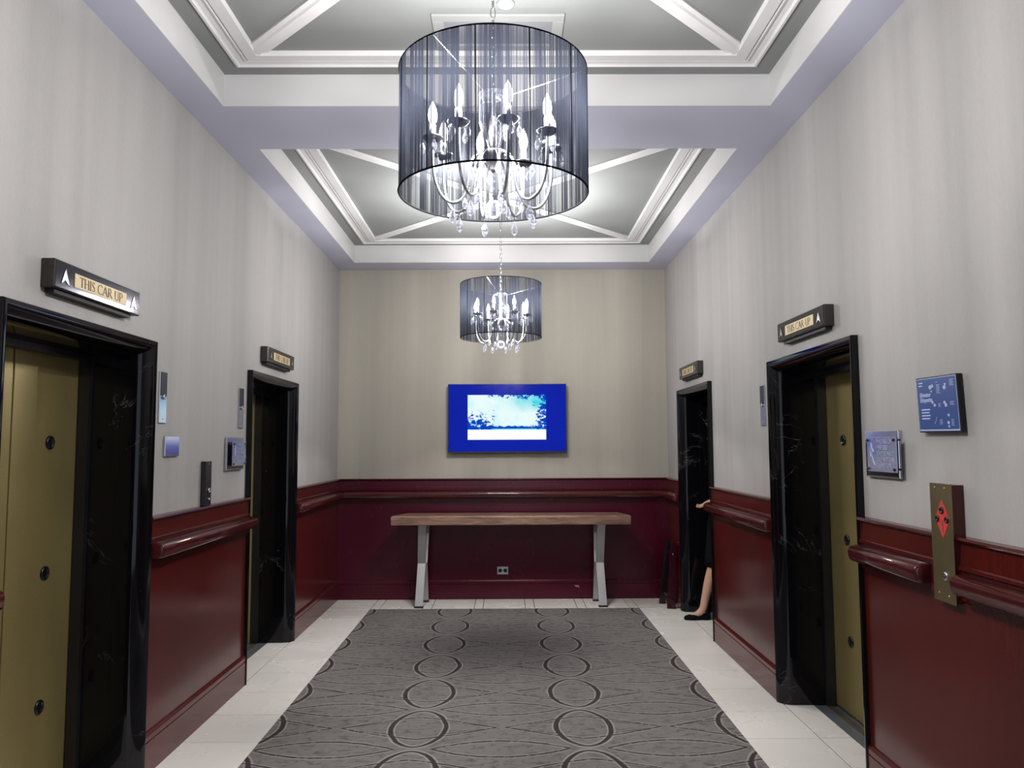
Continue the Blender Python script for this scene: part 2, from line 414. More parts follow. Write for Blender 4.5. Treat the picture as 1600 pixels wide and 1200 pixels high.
# ceiling: soffit with square trays
TX0, TX1 = -1.527, 1.439
TRAYS = [(-2.52, 0.49), (1.083, 4.083), (4.685, 7.695)]
ceil = structure('ceiling', (0, 0, HC))
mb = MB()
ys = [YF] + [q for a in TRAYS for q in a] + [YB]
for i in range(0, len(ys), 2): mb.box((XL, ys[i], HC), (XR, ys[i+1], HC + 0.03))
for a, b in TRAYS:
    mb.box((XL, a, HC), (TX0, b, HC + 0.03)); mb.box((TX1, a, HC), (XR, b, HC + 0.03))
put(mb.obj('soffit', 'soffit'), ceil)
for a, b in TRAYS:
    mb = MB(); e = 0.02
    f_ = 0.005
    mb.box((TX0, a, HC), (TX0 + f_, b, HT)); mb.box((TX1 - f_, a, HC), (TX1, b, HT))
    mb.box((TX0 + f_, a, HC), (TX1 - f_, a + f_, HT)); mb.box((TX0 + f_, b - f_, HC), (TX1 - f_, b, HT))
    for x0_, x1_, y0_, y1_ in ((TX0 - e, TX0, a - e, b + e), (TX1, TX1 + e, a - e, b + e), (TX0, TX1, a - e, a), (TX0, TX1, b, b + e)): mb.box((x0_, y0_, HC + 0.03), (x1_, y1_, HT))
    put(mb.obj('tray_fascia', 'trimwhite'), ceil)
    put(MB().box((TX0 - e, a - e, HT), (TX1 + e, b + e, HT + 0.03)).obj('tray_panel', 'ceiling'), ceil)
    # crown moulding run square round the tray
    prof = [(0.0, 0.0), (0.0, -0.013), (0.014, -0.016), (0.018, -0.010), (0.024, -0.006), (0.048, -0.005), (0.062, -0.009), (0.066, -0.016),
            (0.074, -0.017), (0.078, -0.012), (0.084, -0.012), (0.088, -0.022), (0.150, -0.026), (0.154, 0.0)]
    off = 0.108
    rings = []
    for sx, sy in ((0, 0), (1, 0), (1, 1), (0, 1), (0, 0)):
        r_ = []
        for d, h in prof:
            q = off + d
            r_.append(((TX0 + q) if sx == 0 else (TX1 - q), (a + q) if sy == 0 else (b - q), HT + h))
        rings.append(r_)
    put(MB().loft(rings, True, False).obj('crown_moulding', 'trimwhite'), ceil)
    # diagonal ribs
    cx, cy = (TX0 + TX1)/2, (a + b)/2
    for sx in (-1, 1):
        for sy in (-1, 1):
            hx = (TX1 - TX0)/2 - off - 0.155
            p0 = Vector((cx + sx*hx, cy + sy*hx, HT)); p1 = Vector((cx + sx*0.02, cy + sy*0.02, HT))
            d = (p1 - p0).normalized(); nrm = Vector((-d.y, d.x, 0))
            pr = [(-0.05, 0), (-0.05, -0.012), (-0.028, -0.014), (-0.020, -0.024), (0.020, -0.024), (0.028, -0.014), (0.05, -0.012), (0.05, 0)]
            put(MB().loft([[q + nrm*k + Vector((0, 0, h)) for k, h in pr] for q in (p0, p1)]).obj('diagonal_rib', 'trimwhite'), ceil)

h = thing('ceiling_hatch', (-0.035, 3.64, HT), 'flat square ceiling hatch with white frame above the near chandelier', 'hatch')
mb = MB(); x0, x1, y0, y1 = -0.347, 0.277, 3.475, 3.80
fr_ = 0.055
mb.box((x0, y0, HT - 0.014), (x1, y0 + fr_, HT)); mb.box((x0, y1 - fr_, HT - 0.014), (x1, y1, HT))
mb.box((x0, y0 + fr_, HT - 0.014), (x0 + fr_, y1 - fr_, HT)); mb.box((x1 - fr_, y0 + fr_, HT - 0.014), (x1, y1 - fr_, HT))
put(mb.obj('frame', 'hatchframe', bevel=0.003), h)
put(MB().box((x0 + fr_, y0 + fr_, HT - 0.006), (x1 - fr_, y1 - fr_, HT)).obj('panel', 'hatch'), h)
o = MB().lathe([(0.001, -0.012), (0.030, -0.012), (0.040, -0.008), (0.042, 0.0)], n=28).obj('ceiling_disc', 'disc', smooth=True)
o.location = (0.002, 3.40, HT); tag(o, 'small round white cover plate on the ceiling beside the near chandelier chain', 'cover plate')

# ------------------------------------------------------------------ floor tiles and carpet
floor = structure('floor')
put(MB().box((XL - 0.62, YF, -0.10), (XR + 2.2, YB + 0.2, -0.004)).obj('grout_bed', 'grout'), floor)
tile_cache = {}
def tile(x0, x1, y0, y1):
    g = 0.0032; sx, sy = round(x1 - x0 - 2*g, 4), round(y1 - y0 - 2*g, 4)
    if (sx, sy) not in tile_cache:
        e_ = 0.0015
        def R(k, z): return [(-sx/2 + k, -sy/2 + k, z), (sx/2 - k, -sy/2 + k, z), (sx/2 - k, sy/2 - k, z), (-sx/2 + k, sy/2 - k, z)]
        mb = MB().loft([R(0, -0.006), R(0, -0.0015), R(e_, 0.0)])
        o = mb.obj('tile', 'tile', floor); tile_cache[(sx, sy)] = o.data
    else:
        o = bpy.data.objects.new('tile', tile_cache[(sx, sy)]); COL.objects.link(o); o.parent = floor
    o.location = ((x0 + x1)/2, (y0 + y1)/2, 0)
CX0, CX1, CY1 = -1.305, 1.252, 7.525
xs = [-1.305, -1.22, -0.812, -0.725, -0.32, -0.235, 0.171, 0.259, 0.667, 0.755, 1.165, 1.252]
y = 7.525
yl = []
k0 = 4.233 - 0.415*15
while k0 < 7.5: yl.append(round(k0, 4)); k0 += 0.415
yl = [q for q in yl if q > YF] + [7.525]
if yl[-1] - yl[-2] < 0.12: yl.pop(-2)
for a, b in zip(yl, yl[1:]):
    tile(XL + 0.01, CX0, a, b); tile(CX1, XR - 0.008, a, b)
for a, b in zip(xs, xs[1:]): tile(a, b, 7.525, YB - 0.002)
tile(XL + 0.01, CX0, 7.525, YB); tile(CX1, XR - 0.008, 7.525, YB)
SILL = 0.165
for side, a, b in DOORS:
    yy = [a + 0.055] + [q for q in yl if a + 0.15 < q < b - 0.15] + [b - 0.055]
    for q, r_ in zip(yy, yy[1:]):
        if side > 0: tile(XR - 0.008, XR + SILL, q, r_)
        else: tile(XL - SILL, XL + 0.01, q, r_)
car = MB().box((CX0, YF, -0.004), (CX1, CY1, 0.004)).obj('carpet', 'carpet')
tag(car, 'grey patterned carpet runner with dark chained rings on the lobby floor', 'carpet')

# ------------------------------------------------------------------ wainscot: trim, baseboards, handrails
def arc(cx, cy, r, a0, a1, n=6): return [(cx + r*math.cos(math.radians(a0 + (a1-a0)*i/n)), cy + r*math.sin(math.radians(a0 + (a1-a0)*i/n))) for i in range(n+1)]
PANEL = [(0, 0.17), (-0.014, 0.17), (-0.014, 0.972), (0, 0.972)]
BAND = [(0, 0.972), (-0.020, 0.972), (-0.020, 0.984), (-0.026, 0.986), (-0.026, 1.092), (-0.034, 1.096), (-0.034, 1.108), (-0.026, 1.112),
        (-0.022, 1.192), (-0.034, 1.196), (-0.040, 1.203), (-0.038, 1.212), (0, 1.214)]
BASE = [(0, 0), (-0.030, 0), (-0.030, 0.148), (-0.026, 0.150), (-0.026, 0.154), (-0.030, 0.156), (-0.030, 0.178), (-0.020, 0.192), (0, 0.194)]
RAIL = [(-0.026, 1.012)] + arc(-0.052, 1.040, 0.028, 262, 180, 4) + arc(-0.056, 1.058, 0.026, 180, 96, 5) + [(-0.040, 1.088), (-0.026, 1.090)]
RAIL = [(u_*1.0 if u_ > -0.03 else u_ - 0.012, z_) for u_, z_ in RAIL]
def side_piece(name, mat, prof, side, y0, y1, miter=False, **kw):
    P = S(side)
    # mitre at the back corner: pull the end in by the protrusion
    mb = MB(); rings = []
    rings.append([P(u, y0, z) for u, z in prof])
    rings.append([P(u, (y1 + u - 0.0015) if miter else y1, z) for u, z in prof])
    return mb.loft(rings).obj(name, mat, **kw)
SECT = [(-1, YF, 2.62, False), (-1, 3.785, 5.21, False), (-1, 6.37, YB, True), (1, YF, 3.63, False), (1, 4.825, 6.26, False), (1, 7.41, YB, True)]
n_trim = 0
def trim_group(pieces, label=None):
    global n_trim
    n_trim += 1
    t_ = structure('trim_%d' % n_trim)
    for p_ in pieces: put(p_, t_)
for i, (side, y0, y1, mt) in enumerate(SECT):
    trim_group([side_piece('panel', 'mahogany', PANEL, side, y0, y1, mt), side_piece('cap_band', 'mahogany', BAND, side, y0, y1, mt)])
rail_lab = {0: 'mahogany handrail on the left wall nearest the camera, before the first elevator',
            1: 'mahogany handrail on the left wall between the two left elevators',
            2: 'short mahogany handrail on the left wall from the far elevator to the back corner',
            4: 'mahogany handrail on the right wall between the two right elevators',
            5: 'short mahogany handrail at the right back corner beyond the far elevator',
            30: 'short mahogany handrail on the right wall between near elevator and brass key plate',
            31: 'mahogany handrail on the right wall in the foreground, nearer than the brass key plate'}
def handrail(key, side, y0, y1, mt=False):
    P = S(side); mb = MB(); rings = []
    cu, cz = -0.026, 1.05
    def ring(yv, k, miter=False): return [P(cu + (u-cu)*k, yv + (u - 0.0015 if miter else 0), cz + (z-cz)*(0.55+0.45*k)) for u, z in RAIL]
    rings += [ring(y0, 0.72), ring(y0 + 0.004, 0.90), ring(y0 + 0.012, 1.0)]
    if mt: rings += [ring(y1, 1.0, True)]
    else: rings += [ring(y1 - 0.012, 1.0), ring(y1 - 0.004, 0.90), ring(y1, 0.72)]
    o = mb.loft(rings).obj('handrail', 'rail', smooth=False)
    tag(o, rail_lab[key], 'handrail', 'handrails on the mahogany wainscot')
    ref = bpy.data.objects.new
    for f_ in o.data.polygons: f_.use_smooth = True
    try: o.data.set_sharp_from_angle(angle=math.radians(40))
    except Exception: pass
    return o
handrail(0, -1, YF, 2.615); handrail(1, -1, 3.80, 5.215); handrail(2, -1, 6.38, YB - 0.0, True)
handrail(30, 1, 3.03, 3.625); handrail(31, 1, YF, 2.80); handrail(4, 1, 4.815, 6.265); handrail(5, 1, 7.415, YB, True)
for nm, side in (('baseboard_left', -1), ('baseboard_right', 1)):
    b_ = structure(nm)
    for s_, y0, y1, mt in SECT:
        if s_ == side: put(side_piece('base_section', 'mahogany', BASE, side, y0, y1, mt), b_)
def back_piece(name, mat, prof, **kw):
    return MB().loft([[(XL + (-u), YB + u, z) for u, z in prof], [(XR + u, YB + u, z) for u, z in prof]]).obj(name, mat, **kw)
trim_group([back_piece('panel', 'mahogany_back', PANEL), back_piece('cap_band', 'mahogany_back', BAND)])
tag(back_piece('baseboard_back', 'mahogany_back', BASE), kind='structure')
o = MB().loft([[(XL + (-u), YB + u, z) for u, z in RAIL], [(XR + u, YB + u, z) for u, z in RAIL]]).obj('handrail', 'rail', smooth=True)
try: o.data.set_sharp_from_angle(angle=math.radians(40))
except Exception: pass
tag(o, 'long mahogany handrail across the back wall above the wooden console table', 'handrail', 'handrails on the mahogany wainscot')
# paint scuff chipped out of the back baseboard
mb = MB()
for (dx, dz, a, l) in ((0, 0, 0.4, 0.030), (0.012, -0.006, -0.9, 0.026), (0.006, 0.004, 1.3, 0.014), (-0.014, 0.003, 0.1, 0.016), (0.018, -0.014, -1.1, 0.012)):
    c, s_ = math.cos(a), math.sin(a); t_ = 0.0035
    mb.poly([(0.705+dx - c*l/2 + s_*t_, YB - 0.0308, 0.128+dz - s_*l/2 - c*t_), (0.705+dx + c*l/2, YB - 0.0308, 0.128+dz + s_*l/2), (0.705+dx - c*l/2 - s_*t_, YB - 0.0308, 0.128+dz - s_*l/2 + c*t_)], [(0, 1, 2)])
put(mb.obj('chip', 'white'), bpy.data.objects['baseboard_back'])

# ------------------------------------------------------------------ elevator doorways
REV = 0.235
def doorway(n, side, y0, y1, open_=False):
    P = S(side)
    D = structure('door_%d' % n, P(0, (y0 + y1)/2, 0))
    # marble architrave: returns 5 cm proud of the wall, then coves back into the reveal
    prof = [(0.01, 0.0), (-0.031, 0.0), (-0.036, 0.003)] + [(-0.038 + 0.083*(1 - math.cos(math.radians(a_))), 0.004 + 0.068*(math.sin(math.radians(a_)) - 0.1736)/0.8264) for a_ in (10, 18, 28, 40, 52, 64, 76, 90)] + [
            (REV, 0.078), (REV, 0.02), (0.01, 0.015)]          # (u, distance in from outer edge)
    rings = [[P(u, y0 + d, 0.0) for u, d in prof], [P(u, y0 + d, FRTOP - d) for u, d in prof],
             [P(u, y1 - d, FRTOP - d) for u, d in prof], [P(u, y1 - d, 0.0) for u, d in prof]]
    s_ = put(MB().loft(rings).obj('marble_surround', 'marble'), D)
    for f_ in s_.data.polygons: f_.use_smooth = True
    s_.data.set_sharp_from_angle(angle=math.radians(30))
    iy0, iy1, iz = y0 + 0.105, y1 - 0.105, FRTOP - 0.105
    mb = MB()                                                   # bronze inner jambs and head
    sbox(mb, side, REV, 0.284, iy0 - 0.085, iy0, 0, iz + 0.085); sbox(mb, side, REV, 0.284, iy1, iy1 + 0.085, 0, iz + 0.085)
    sbox(mb, side, REV, 0.284, iy0, iy1, iz, iz + 0.085)
    put(mb.obj('inner_jamb', 'darkmetal'), D)
    mb = MB(); sbox(mb, side, SILL, 0.45, iy0 - 0.05, iy1 + 0.05, -0.02, -0.001)
    put(mb.obj('sill', 'sill'), D)
    mb = MB()
    for u in (0.236, 0.250, 0.264): sbox(mb, side, u, u + 0.006, iy0, iy1, -0.002, 0.003)
    put(mb.obj('sill_ridges', 'brass'), D)
    mid = (iy0 + iy1)/2; wl = (iy1 - iy0)/2
    for k, (a, b) in enumerate(((iy0 - 0.02, mid - 0.004), (mid + 0.004, iy1 + 0.02))):
        sh = 0
        if open_: sh = -(wl - 0.03) if k == 0 else (wl - 0.03)
        mb = MB(); sbox(mb, side, 0.290, 0.326, a + sh, b + sh, 0.012, iz + 0.03)
        leaf = put(mb.obj('door_leaf', 'bronze', bevel=0.004), D)
        if open_: continue
        ky = mid + (-0.255 if k == 0 else 0.27)
        for kz in (0.43, 1.0, 1.57):
            c = P(0.290, ky, kz)
            kb = MB().lathe([(0.031, 0.0), (0.030, -0.007), (0.022, -0.010), (0.020, -0.006), (0.008, -0.006)] if side > 0 else [(0.031, 0.0), (0.030, 0.007), (0.022, 0.010), (0.020, 0.006), (0.008, 0.006)], c, 20, 'x').obj('escutcheon', 'black', smooth=True)
            kb.parent = leaf
    mb = MB()                                                   # dark shaft lining or cab behind the leaves
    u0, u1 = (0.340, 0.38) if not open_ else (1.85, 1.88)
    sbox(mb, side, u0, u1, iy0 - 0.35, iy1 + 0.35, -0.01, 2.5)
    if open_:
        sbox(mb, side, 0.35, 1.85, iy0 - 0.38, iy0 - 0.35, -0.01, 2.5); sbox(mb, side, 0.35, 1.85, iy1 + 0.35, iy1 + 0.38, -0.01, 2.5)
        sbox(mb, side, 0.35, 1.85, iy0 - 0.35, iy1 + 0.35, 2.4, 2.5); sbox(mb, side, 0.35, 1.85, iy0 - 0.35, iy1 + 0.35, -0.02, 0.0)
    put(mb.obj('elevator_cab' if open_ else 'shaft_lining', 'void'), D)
    return D
for i, (s_, a, b) in enumerate(DOORS): doorway(i + 1, s_, a, b, i == 3)

# ------------------------------------------------------------------ THIS CAR UP indicators
def serif_text(mb, txt, x0, z0, H, put_, th=0.001):
    """Roman capitals from thick and thin strokes with serifs; put_(x, z, d) -> point"""
    def stroke(pts, w0):
        for (a, b) in zip(pts, pts[1:]):
            dx, dz = b[0]-a[0], b[1]-a[1]; L = math.hypot(dx, dz) or 1; nx, nz = -dz/L*w0/2, dx/L*w0/2
            q = [(a[0]-nx, a[1]-nz), (b[0]-nx, b[1]-nz), (b[0]+nx, b[1]+nz), (a[0]+nx, a[1]+nz)]
            mb.loft([[put_(x0 + cur + X*H, z0 + Z*H, dd) for X, Z in q] for dd in (0, th)])
    T, t_ = 0.115, 0.055
    def arcp(cx, cz, rx, rz, a0, a1, n=9): return [(cx + rx*math.cos(math.radians(a0+(a1-a0)*i/n)), cz + rz*math.sin(math.radians(a0+(a1-a0)*i/n))) for i in range(n+1)]
    cur = 0
    ser = lambda x, z, w_=0.2: stroke([(x-w_/2, z), (x+w_/2, z)], 0.035)
    for ch in txt:
        if ch == 'T': stroke([(.27, 0), (.27, 1)], T); stroke([(0, .98), (.54, .98)], t_); stroke([(.02, .86), (.02, 1)], .03); stroke([(.52, .86), (.52, 1)], .03); ser(.27, .015); W_ = .60
        elif ch == 'H':
            for q in (.1, .55): stroke([(q, 0), (q, 1)], T); ser(q, .015); ser(q, .985)
            stroke([(.1, .52), (.55, .52)], t_); W_ = .74
        elif ch == 'I': stroke([(.1, 0), (.1, 1)], T); ser(.1, .015); ser(.1, .985); W_ = .28
        elif ch == 'S': stroke(arcp(.2, .75, .15, .23, 40, 200, 8), t_); stroke([(.06, .68), (.34, .34)], T); stroke(arcp(.2, .25, .15, .23, 20, -145, 8), t_); stroke([(.325, .82), (.325, .97)], .03); stroke([(.06, .05), (.06, .2)], .03); W_ = .46
        elif ch == 'C': stroke(arcp(.38, .5, .34, .49, 48, 312, 14), .075); stroke([(.6, .78), (.6, .95)], .03); W_ = .72
        elif ch == 'A': stroke([(.04, 0), (.33, 1)], t_); stroke([(.33, 1), (.62, 0)], T); stroke([(.14, .36), (.52, .36)], t_); ser(.04, .015, .16); ser(.62, .015); W_ = .74
        elif ch == 'R': stroke([(.1, 0), (.1, 1)], T); ser(.1, .015); stroke([(.02, .98), (.28, .98)], t_); stroke(arcp(.26, .745, .2, .235, 90, -90, 8), .08); stroke([(.1, .51), (.28, .51)], t_); stroke([(.26, .5), (.6, 0)], T); W_ = .66
        elif ch == 'U': stroke([(.1, 1), (.1, .3)], T); stroke(arcp(.32, .3, .22, .29, 180, 360, 8), .07); stroke([(.54, .3), (.54, 1)], t_); ser(.1, .985); ser(.54, .985, .16); W_ = .72
        elif ch == 'P': stroke([(.1, 0), (.1, 1)], T); ser(.1, .015); stroke([(.02, .98), (.28, .98)], t_); stroke(arcp(.26, .73, .22, .25, 90, -90, 8), .08); stroke([(.1, .48), (.28, .48)], t_); W_ = .56
        else: W_ = .34
        cur += W_*H*0.96
    return cur
def indicator(side, yc, label, dark=False):
    """wall box with brass plate; reads left to right from the lobby"""
    P = S(side); L = 0.337; z0, z1 = 2.147, 2.257
    g = thing('indicator_sign', P(0, yc, z0), label, 'sign', 'THIS CAR UP signs above the elevators')
    mb = MB(); sbox(mb, side, 0, -0.052, yc - L, yc + L, z0, z1)
    put(mb.obj('housing', 'signbox', bevel=0.004), g)
    mb = MB(); sbox(mb, side, 0, -0.036, yc - L + 0.03, yc + L - 0.05, z0 - 0.016, z0 + 0.001)
    put(mb.obj('base_ledge', 'void'), g)
    mb = MB(); sbox(mb, side, -0.051, -0.054, yc - L + 0.004, yc + L - 0.004, z0 + 0.004, z1 - 0.004)
    put(mb.obj('face_plate', 'signface', bevel=0.001), g)
    # reading direction: on the left wall text runs towards +y, on the right wall towards -y
    dr = 1 if side < 0 else -1
    pl = MB(); sbox(pl, side, -0.053, -0.0565, yc - 0.205, yc + 0.205, z0 + 0.024, z0 + 0.080)
    plate = put(pl.obj('brass_plate', 'brassplate', bevel=0.001), g)
    mb = MB(); ps = yc - dr*0.172; H = 0.038
    def pt(x, z, d): return P(-0.0566 - d, ps + dr*x*1.52, z)
    serif_text(mb, 'THIS CAR UP', 0, z0 + 0.033, H, pt)
    tag(put(mb.obj('lettering', 'ink'), g), kind='stuff')
    for sgn in (-1, 1):
        ay = yc + sgn*0.272; az = z0 + 0.024; hw, hh = 0.026, 0.058
        if dark and sgn*dr < 0 and False: continue
        for nm, mt, ox, oz, d0, d1, k in (('arrow_shadow', 'black', 0.006, -0.004, -0.0545, -0.0555, 1.12), ('arrow', 'chrome', 0, 0, -0.0550, -0.0570, 0.9)):  # black offset copy behind each arrow is its shadow, built as a shape
            q = [(0, hh), (hw, 0), (0, hh*0.30), (-hw, 0)]
            mb = MB()
            mb.poly([P(dd, ay + dr*(ox + X*k), az + oz + Z*k) for dd in (d0, d1) for X, Z in q],
                    [(0, 1, 2), (0, 2, 3), (4, 6, 5), (4, 7, 6), (0, 1, 5, 4), (1, 2, 6, 5), (2, 3, 7, 6), (3, 0, 4, 7)])
            put(mb.obj(nm, mt), g)
    return g
indicator(-1, 3.21, 'large THIS CAR UP sign above the nearest left elevator')
indicator(-1, 5.81, 'small THIS CAR UP sign above the far left elevator')
indicator(1, 4.22, 'THIS CAR UP sign above the near right elevator, arrow beside bronze end')
indicator(1, 6.85, 'smallest THIS CAR UP sign above the far right elevator near back corner')

# ------------------------------------------------------------------ wall plates
def wplate(name, side, y0, y1, z0, z1, mat, label, cat, th=0.008, **kw):
    g = thing(name, S(side)(0, (y0+y1)/2, z0), label, cat, **kw)
    mb = MB(); sbox(mb, side, 0, -th, y0, y1, z0, z1)
    put(mb.obj('faceplate', mat, bevel=0.002), g)
    return g
def lock(g, side, y, z, th=0.008, r=0.013):
    P = S(side); c = P(-th, y, z); s_ = -1 if side > 0 else 1
    o = MB().lathe([(r, 0), (r, s_*0.008), (r*0.55, s_*0.009), (r*0.5, s_*0.004), (0.0005, s_*0.004)], c, 18, 'x').obj('key_switch', 'chrome', smooth=True)
    put(o, g)
def screws(g, side, pts, th=0.008):
    for y, z in pts:
        s_ = -1 if side > 0 else 1
        put(MB().lathe([(0.0035, 0), (0.003, s_*0.002), (0.0005, s_*0.0025)], S(side)(-th, y, z), 8, 'x').obj('screw', 'chrome', smooth=True), g)
for side, y0, y1, lab in ((-1, 3.885, 3.965, 'narrow steel key switch plate just past the nearest left elevator'),
                          (-1, 5.04, 5.125, 'narrow steel key switch plate just before the far left elevator'),
                          (1, 4.965, 5.05, 'narrow steel key switch plate half hidden beyond the near right elevator frame')):
    g = wplate('key_switch_plate', side, y0, y1, 1.668, 1.928, 'steel', lab, 'switch plate', group='key switch plates beside the elevators')
    mb = MB(); sbox(mb, side, -0.008, -0.009, y0 + 0.003, y1 - 0.003, 1.805, 1.925); put(mb.obj('dark_window', 'darkmetal'), g)
    lock(g, side, (y0+y1)/2, 1.800); screws(g, side, [((y0+y1)/2, 1.69)])
wplate('blank_plate', -1, 3.956, 4.122, 1.500, 1.603, 'steel', 'blank rectangular steel cover plate on the left wall under the key switch', 'cover plate', th=0.012)

def fire_sign(side, y0, y1, py0, py1, label):
    P = S(side)
    g = thing('fire_sign', P(0, (y0+y1)/2, 1.405), label, 'sign')
    mb = MB(); sbox(mb, side, 0, -0.018, y0, y1, 1.402, 1.607)
    put(mb.obj('backplate', 'steel', bevel=0.003), g)
    mb = MB(); sbox(mb, side, -0.0178, -0.0186, y0 + 0.006, y1 - 0.006, 1.408, 1.555)
    put(mb.obj('dark_inlay', 'black'), g)
    mb = MB(); sbox(mb, side, -0.040, -0.045, py0, py1, 1.428, 1.578)
    pn = put(mb.obj('acrylic_plate', 'acrylic', bevel=0.001), g)
    s_ = -1 if side > 0 else 1
    for yy in (py0 + 0.014, py1 - 0.014):
        for zz in (1.441, 1.565):
            put(MB().lathe([(0.004, 0), (0.004, s_*0.030), (0.0065, s_*0.030), (0.0065, s_*0.034), (0.0005, s_*0.035)], P(-0.018, yy, zz), 10, 'x').obj('standoff', 'darkmetal', smooth=True), g)
    dr = 1 if side < 0 else -1
    st = py0 if dr > 0 else py1
    # stair figure and raised lines
    mb = MB()
    pts = [(0.040, 0.125), (0.052, 0.095), (0.046, 0.07), (0.060, 0.045), (0.074, 0.025)]
    for pp in (pts, [(0.040, 0.115), (0.030, 0.09), (0.036, 0.065)], [(0.052, 0.10), (0.064, 0.085)]):
        mb.tube([P(-0.046, st + dr*a, 1.428 + b) for a, b in pp], 0.0028, 6)
    put(mb.obj('figure_relief', 'print'), g)
    lines = ['IN CASE OF', 'FIRE USE', 'EXIT STAIR', 'DO NOT USE', 'ELEVATOR']
    for i, l_ in enumerate(lines):
        cu = bpy.data.curves.new('text', 'FONT'); cu.body = l_; cu.size = 0.0265; cu.extrude = 0.0006; cu.space_character = 0.95
        o = bpy.data.objects.new('raised_lettering', cu); COL.objects.link(o); cu.materials.append(M['acrylic_text'])
        o.matrix_world = Matrix(((0, 0, 1 if side < 0 else -1, 0), (dr, 0, 0, 0), (0, 1, 0, 0), (0, 0, 0, 1)))
        o.matrix_world.translation = Vector(P(-0.0455, st + dr*0.092, 1.428 + 0.121 - i*0.0255))
        text2mesh(o, g)
def text2mesh(o, g):
    mw = o.matrix_world.copy(); me = bpy.data.meshes.new_from_object(o.evaluated_get(bpy.context.evaluated_depsgraph_get()))
    me.transform(mw); nm = o.name.split('.')[0]; mt = o.data.materials[0]
    bpy.data.objects.remove(o)
    me.materials.clear(); me.materials.append(mt)
    n = bpy.data.objects.new(nm, me); COL.objects.link(n); put(n, g); return n
M['acrylic_text'] = simple('raised_sign_text', (0.42, 0.46, 0.66), 0.35, 0.2)
fire_sign(-1, 4.815, 5.115, 4.835, 5.075, 'steel and acrylic fire notice on the left wall before the far elevator')
fire_sign(1, 3.26, 3.56, 3.225, 3.485, 'steel and acrylic fire notice on the right wall below the blue poster')

# hall call station on the left wall
g = wplate('call_button_plate', -1, 4.452, 4.537, 1.214, 1.465, 'darkmetal', 'dark narrow call plate rising from wainscot between the left elevators', 'call plate', th=0.03)
lock(g, -1, 4.495, 1.30, 0.03, 0.014); lock(g, -1, 4.495, 1.25, 0.03, 0.008); screws(g, -1, [(4.495, 1.45)], 0.03)

# brass key station on the right wall
g = thing('key_station', S(1)(0, 2.901, 0.969), 'tall brass key plate with red diamond on mahogany block, right wall', 'call plate')
mb = MB(); sbox(mb, 1, 0, -0.046, 2.834, 2.968, 0.972, 1.398); put(mb.obj('mounting_block', 'mahogany', bevel=0.002), g)
mb = MB(); sbox(mb, 1, -0.046, -0.050, 2.830, 2.972, 0.968, 1.402); put(mb.obj('brass_plate', 'brass', bevel=0.001), g)
P = S(1)
q = [(0, 0.062), (0.036, 0.012), (0.050, -0.006), (0.034, -0.038), (0, -0.088), (-0.034, -0.038), (-0.050, -0.006), (-0.036, 0.012)]
q = [(a, b) for a, b in q]
put(MB().loft([[P(d, 2.893 - a*0.92, 1.283 + b*0.95) for a, b in q] for d in (-0.0500, -0.0510)]).obj('red_marking', 'red'), g)
for dy, dz, r_ in ((0.0, 0.020, 0.013), (0.032, -0.012, 0.012), (-0.030, -0.012, 0.012)):
    put(MB().lathe([(r_, 0), (r_, -0.004), (r_*0.6, -0.005), (r_*0.5, -0.003), (0.0005, -0.003)], P(-0.0510, 2.893 + dy, 1.283 + dz), 18, 'x').obj('key_cylinder', 'darkmetal', smooth=True), g)
mb = MB(); sbox(mb, 1, -0.0508, -0.0518, 2.889, 2.894, 1.222, 1.268); put(mb.obj('slot', 'ink'), g)
put(MB().lathe([(0.016, 0), (0.015, -0.005), (0.010, -0.007), (0.0005, -0.004)], P(-0.050, 2.886, 1.064), 20, 'x').obj('lock', 'chrome', smooth=True), g)
screws(g, 1, [(2.87, 1.385), (2.935, 1.385), (2.87, 0.995), (2.935, 0.998)], 0.050)

# blue notice poster, hung slightly askew
g = thing('framed_poster', S(1)(0, 2.938, 1.592), 'blue framed etiquette poster hanging slightly askew on the right wall', 'poster')
ctr = Vector(P(0, 2.938, 1.699)); sk = math.radians(4.0)
def PP(u, a, b):   # a to the right as read, b up, about the poster centre
    A = a*math.cos(sk) + b*math.sin(sk)*1.0; B = -a*math.sin(sk)*0.15 + b
    return P(u, 2.938 - (a - b*math.tan(-sk)*-1.0), 1.699 + B)
def PB(mb, a0, a1, b0, b1, u0, u1):
    return mb.loft([[PP(u0, a, b) for a, b in ((a0, b0), (a1, b0), (a1, b1), (a0, b1))], [PP(u1, a, b) for a, b in ((a0, b0), (a1, b0), (a1, b1), (a0, b1))]])
put(PB(MB(), -0.140, 0.140, -0.108, 0.107, -0.002, -0.024).obj('frame', 'black', bevel=0.002), g)
put(PB(MB(), -0.134, 0.136, -0.102, 0.102, -0.024, -0.0248).obj('pale_mount', 'print'), g)
put(PB(MB(), -0.132, 0.133, -0.096, 0.0995, -0.0249, -0.0254).obj('blue_sheet', 'blue_poster'), g)
mb = MB()
def bar(a, b, w_, h_): PB(mb, a, a + w_, b, b + h_, -0.0255, -0.0258)
for i in range(4): bar(-0.112, -0.022 - i*0.0115, 0.062 - (i % 2)*0.006, 0.005)
bar(-0.120, 0.083, 0.030, 0.005); bar(-0.120, 0.072, 0.026, 0.005)
for a, b, n_, w_ in ((0.002, 0.082, 1, .014), (0.004, 0.072, 7, .028), (0.094, 0.086, 5, .032), (0.010, 0.000, 3, .018), (0.088, 0.004, 3, .032), (0.012, -0.062, 4, .022), (0.088, -0.062, 5, .020)):
    for i in range(n_): bar(a, b - i*0.0052, w_*(0.85 - 0.15*(i % 2)), 0.0020)
tag(put(mb.obj('fine_print', 'print'), g), kind='stuff')
mb = MB()
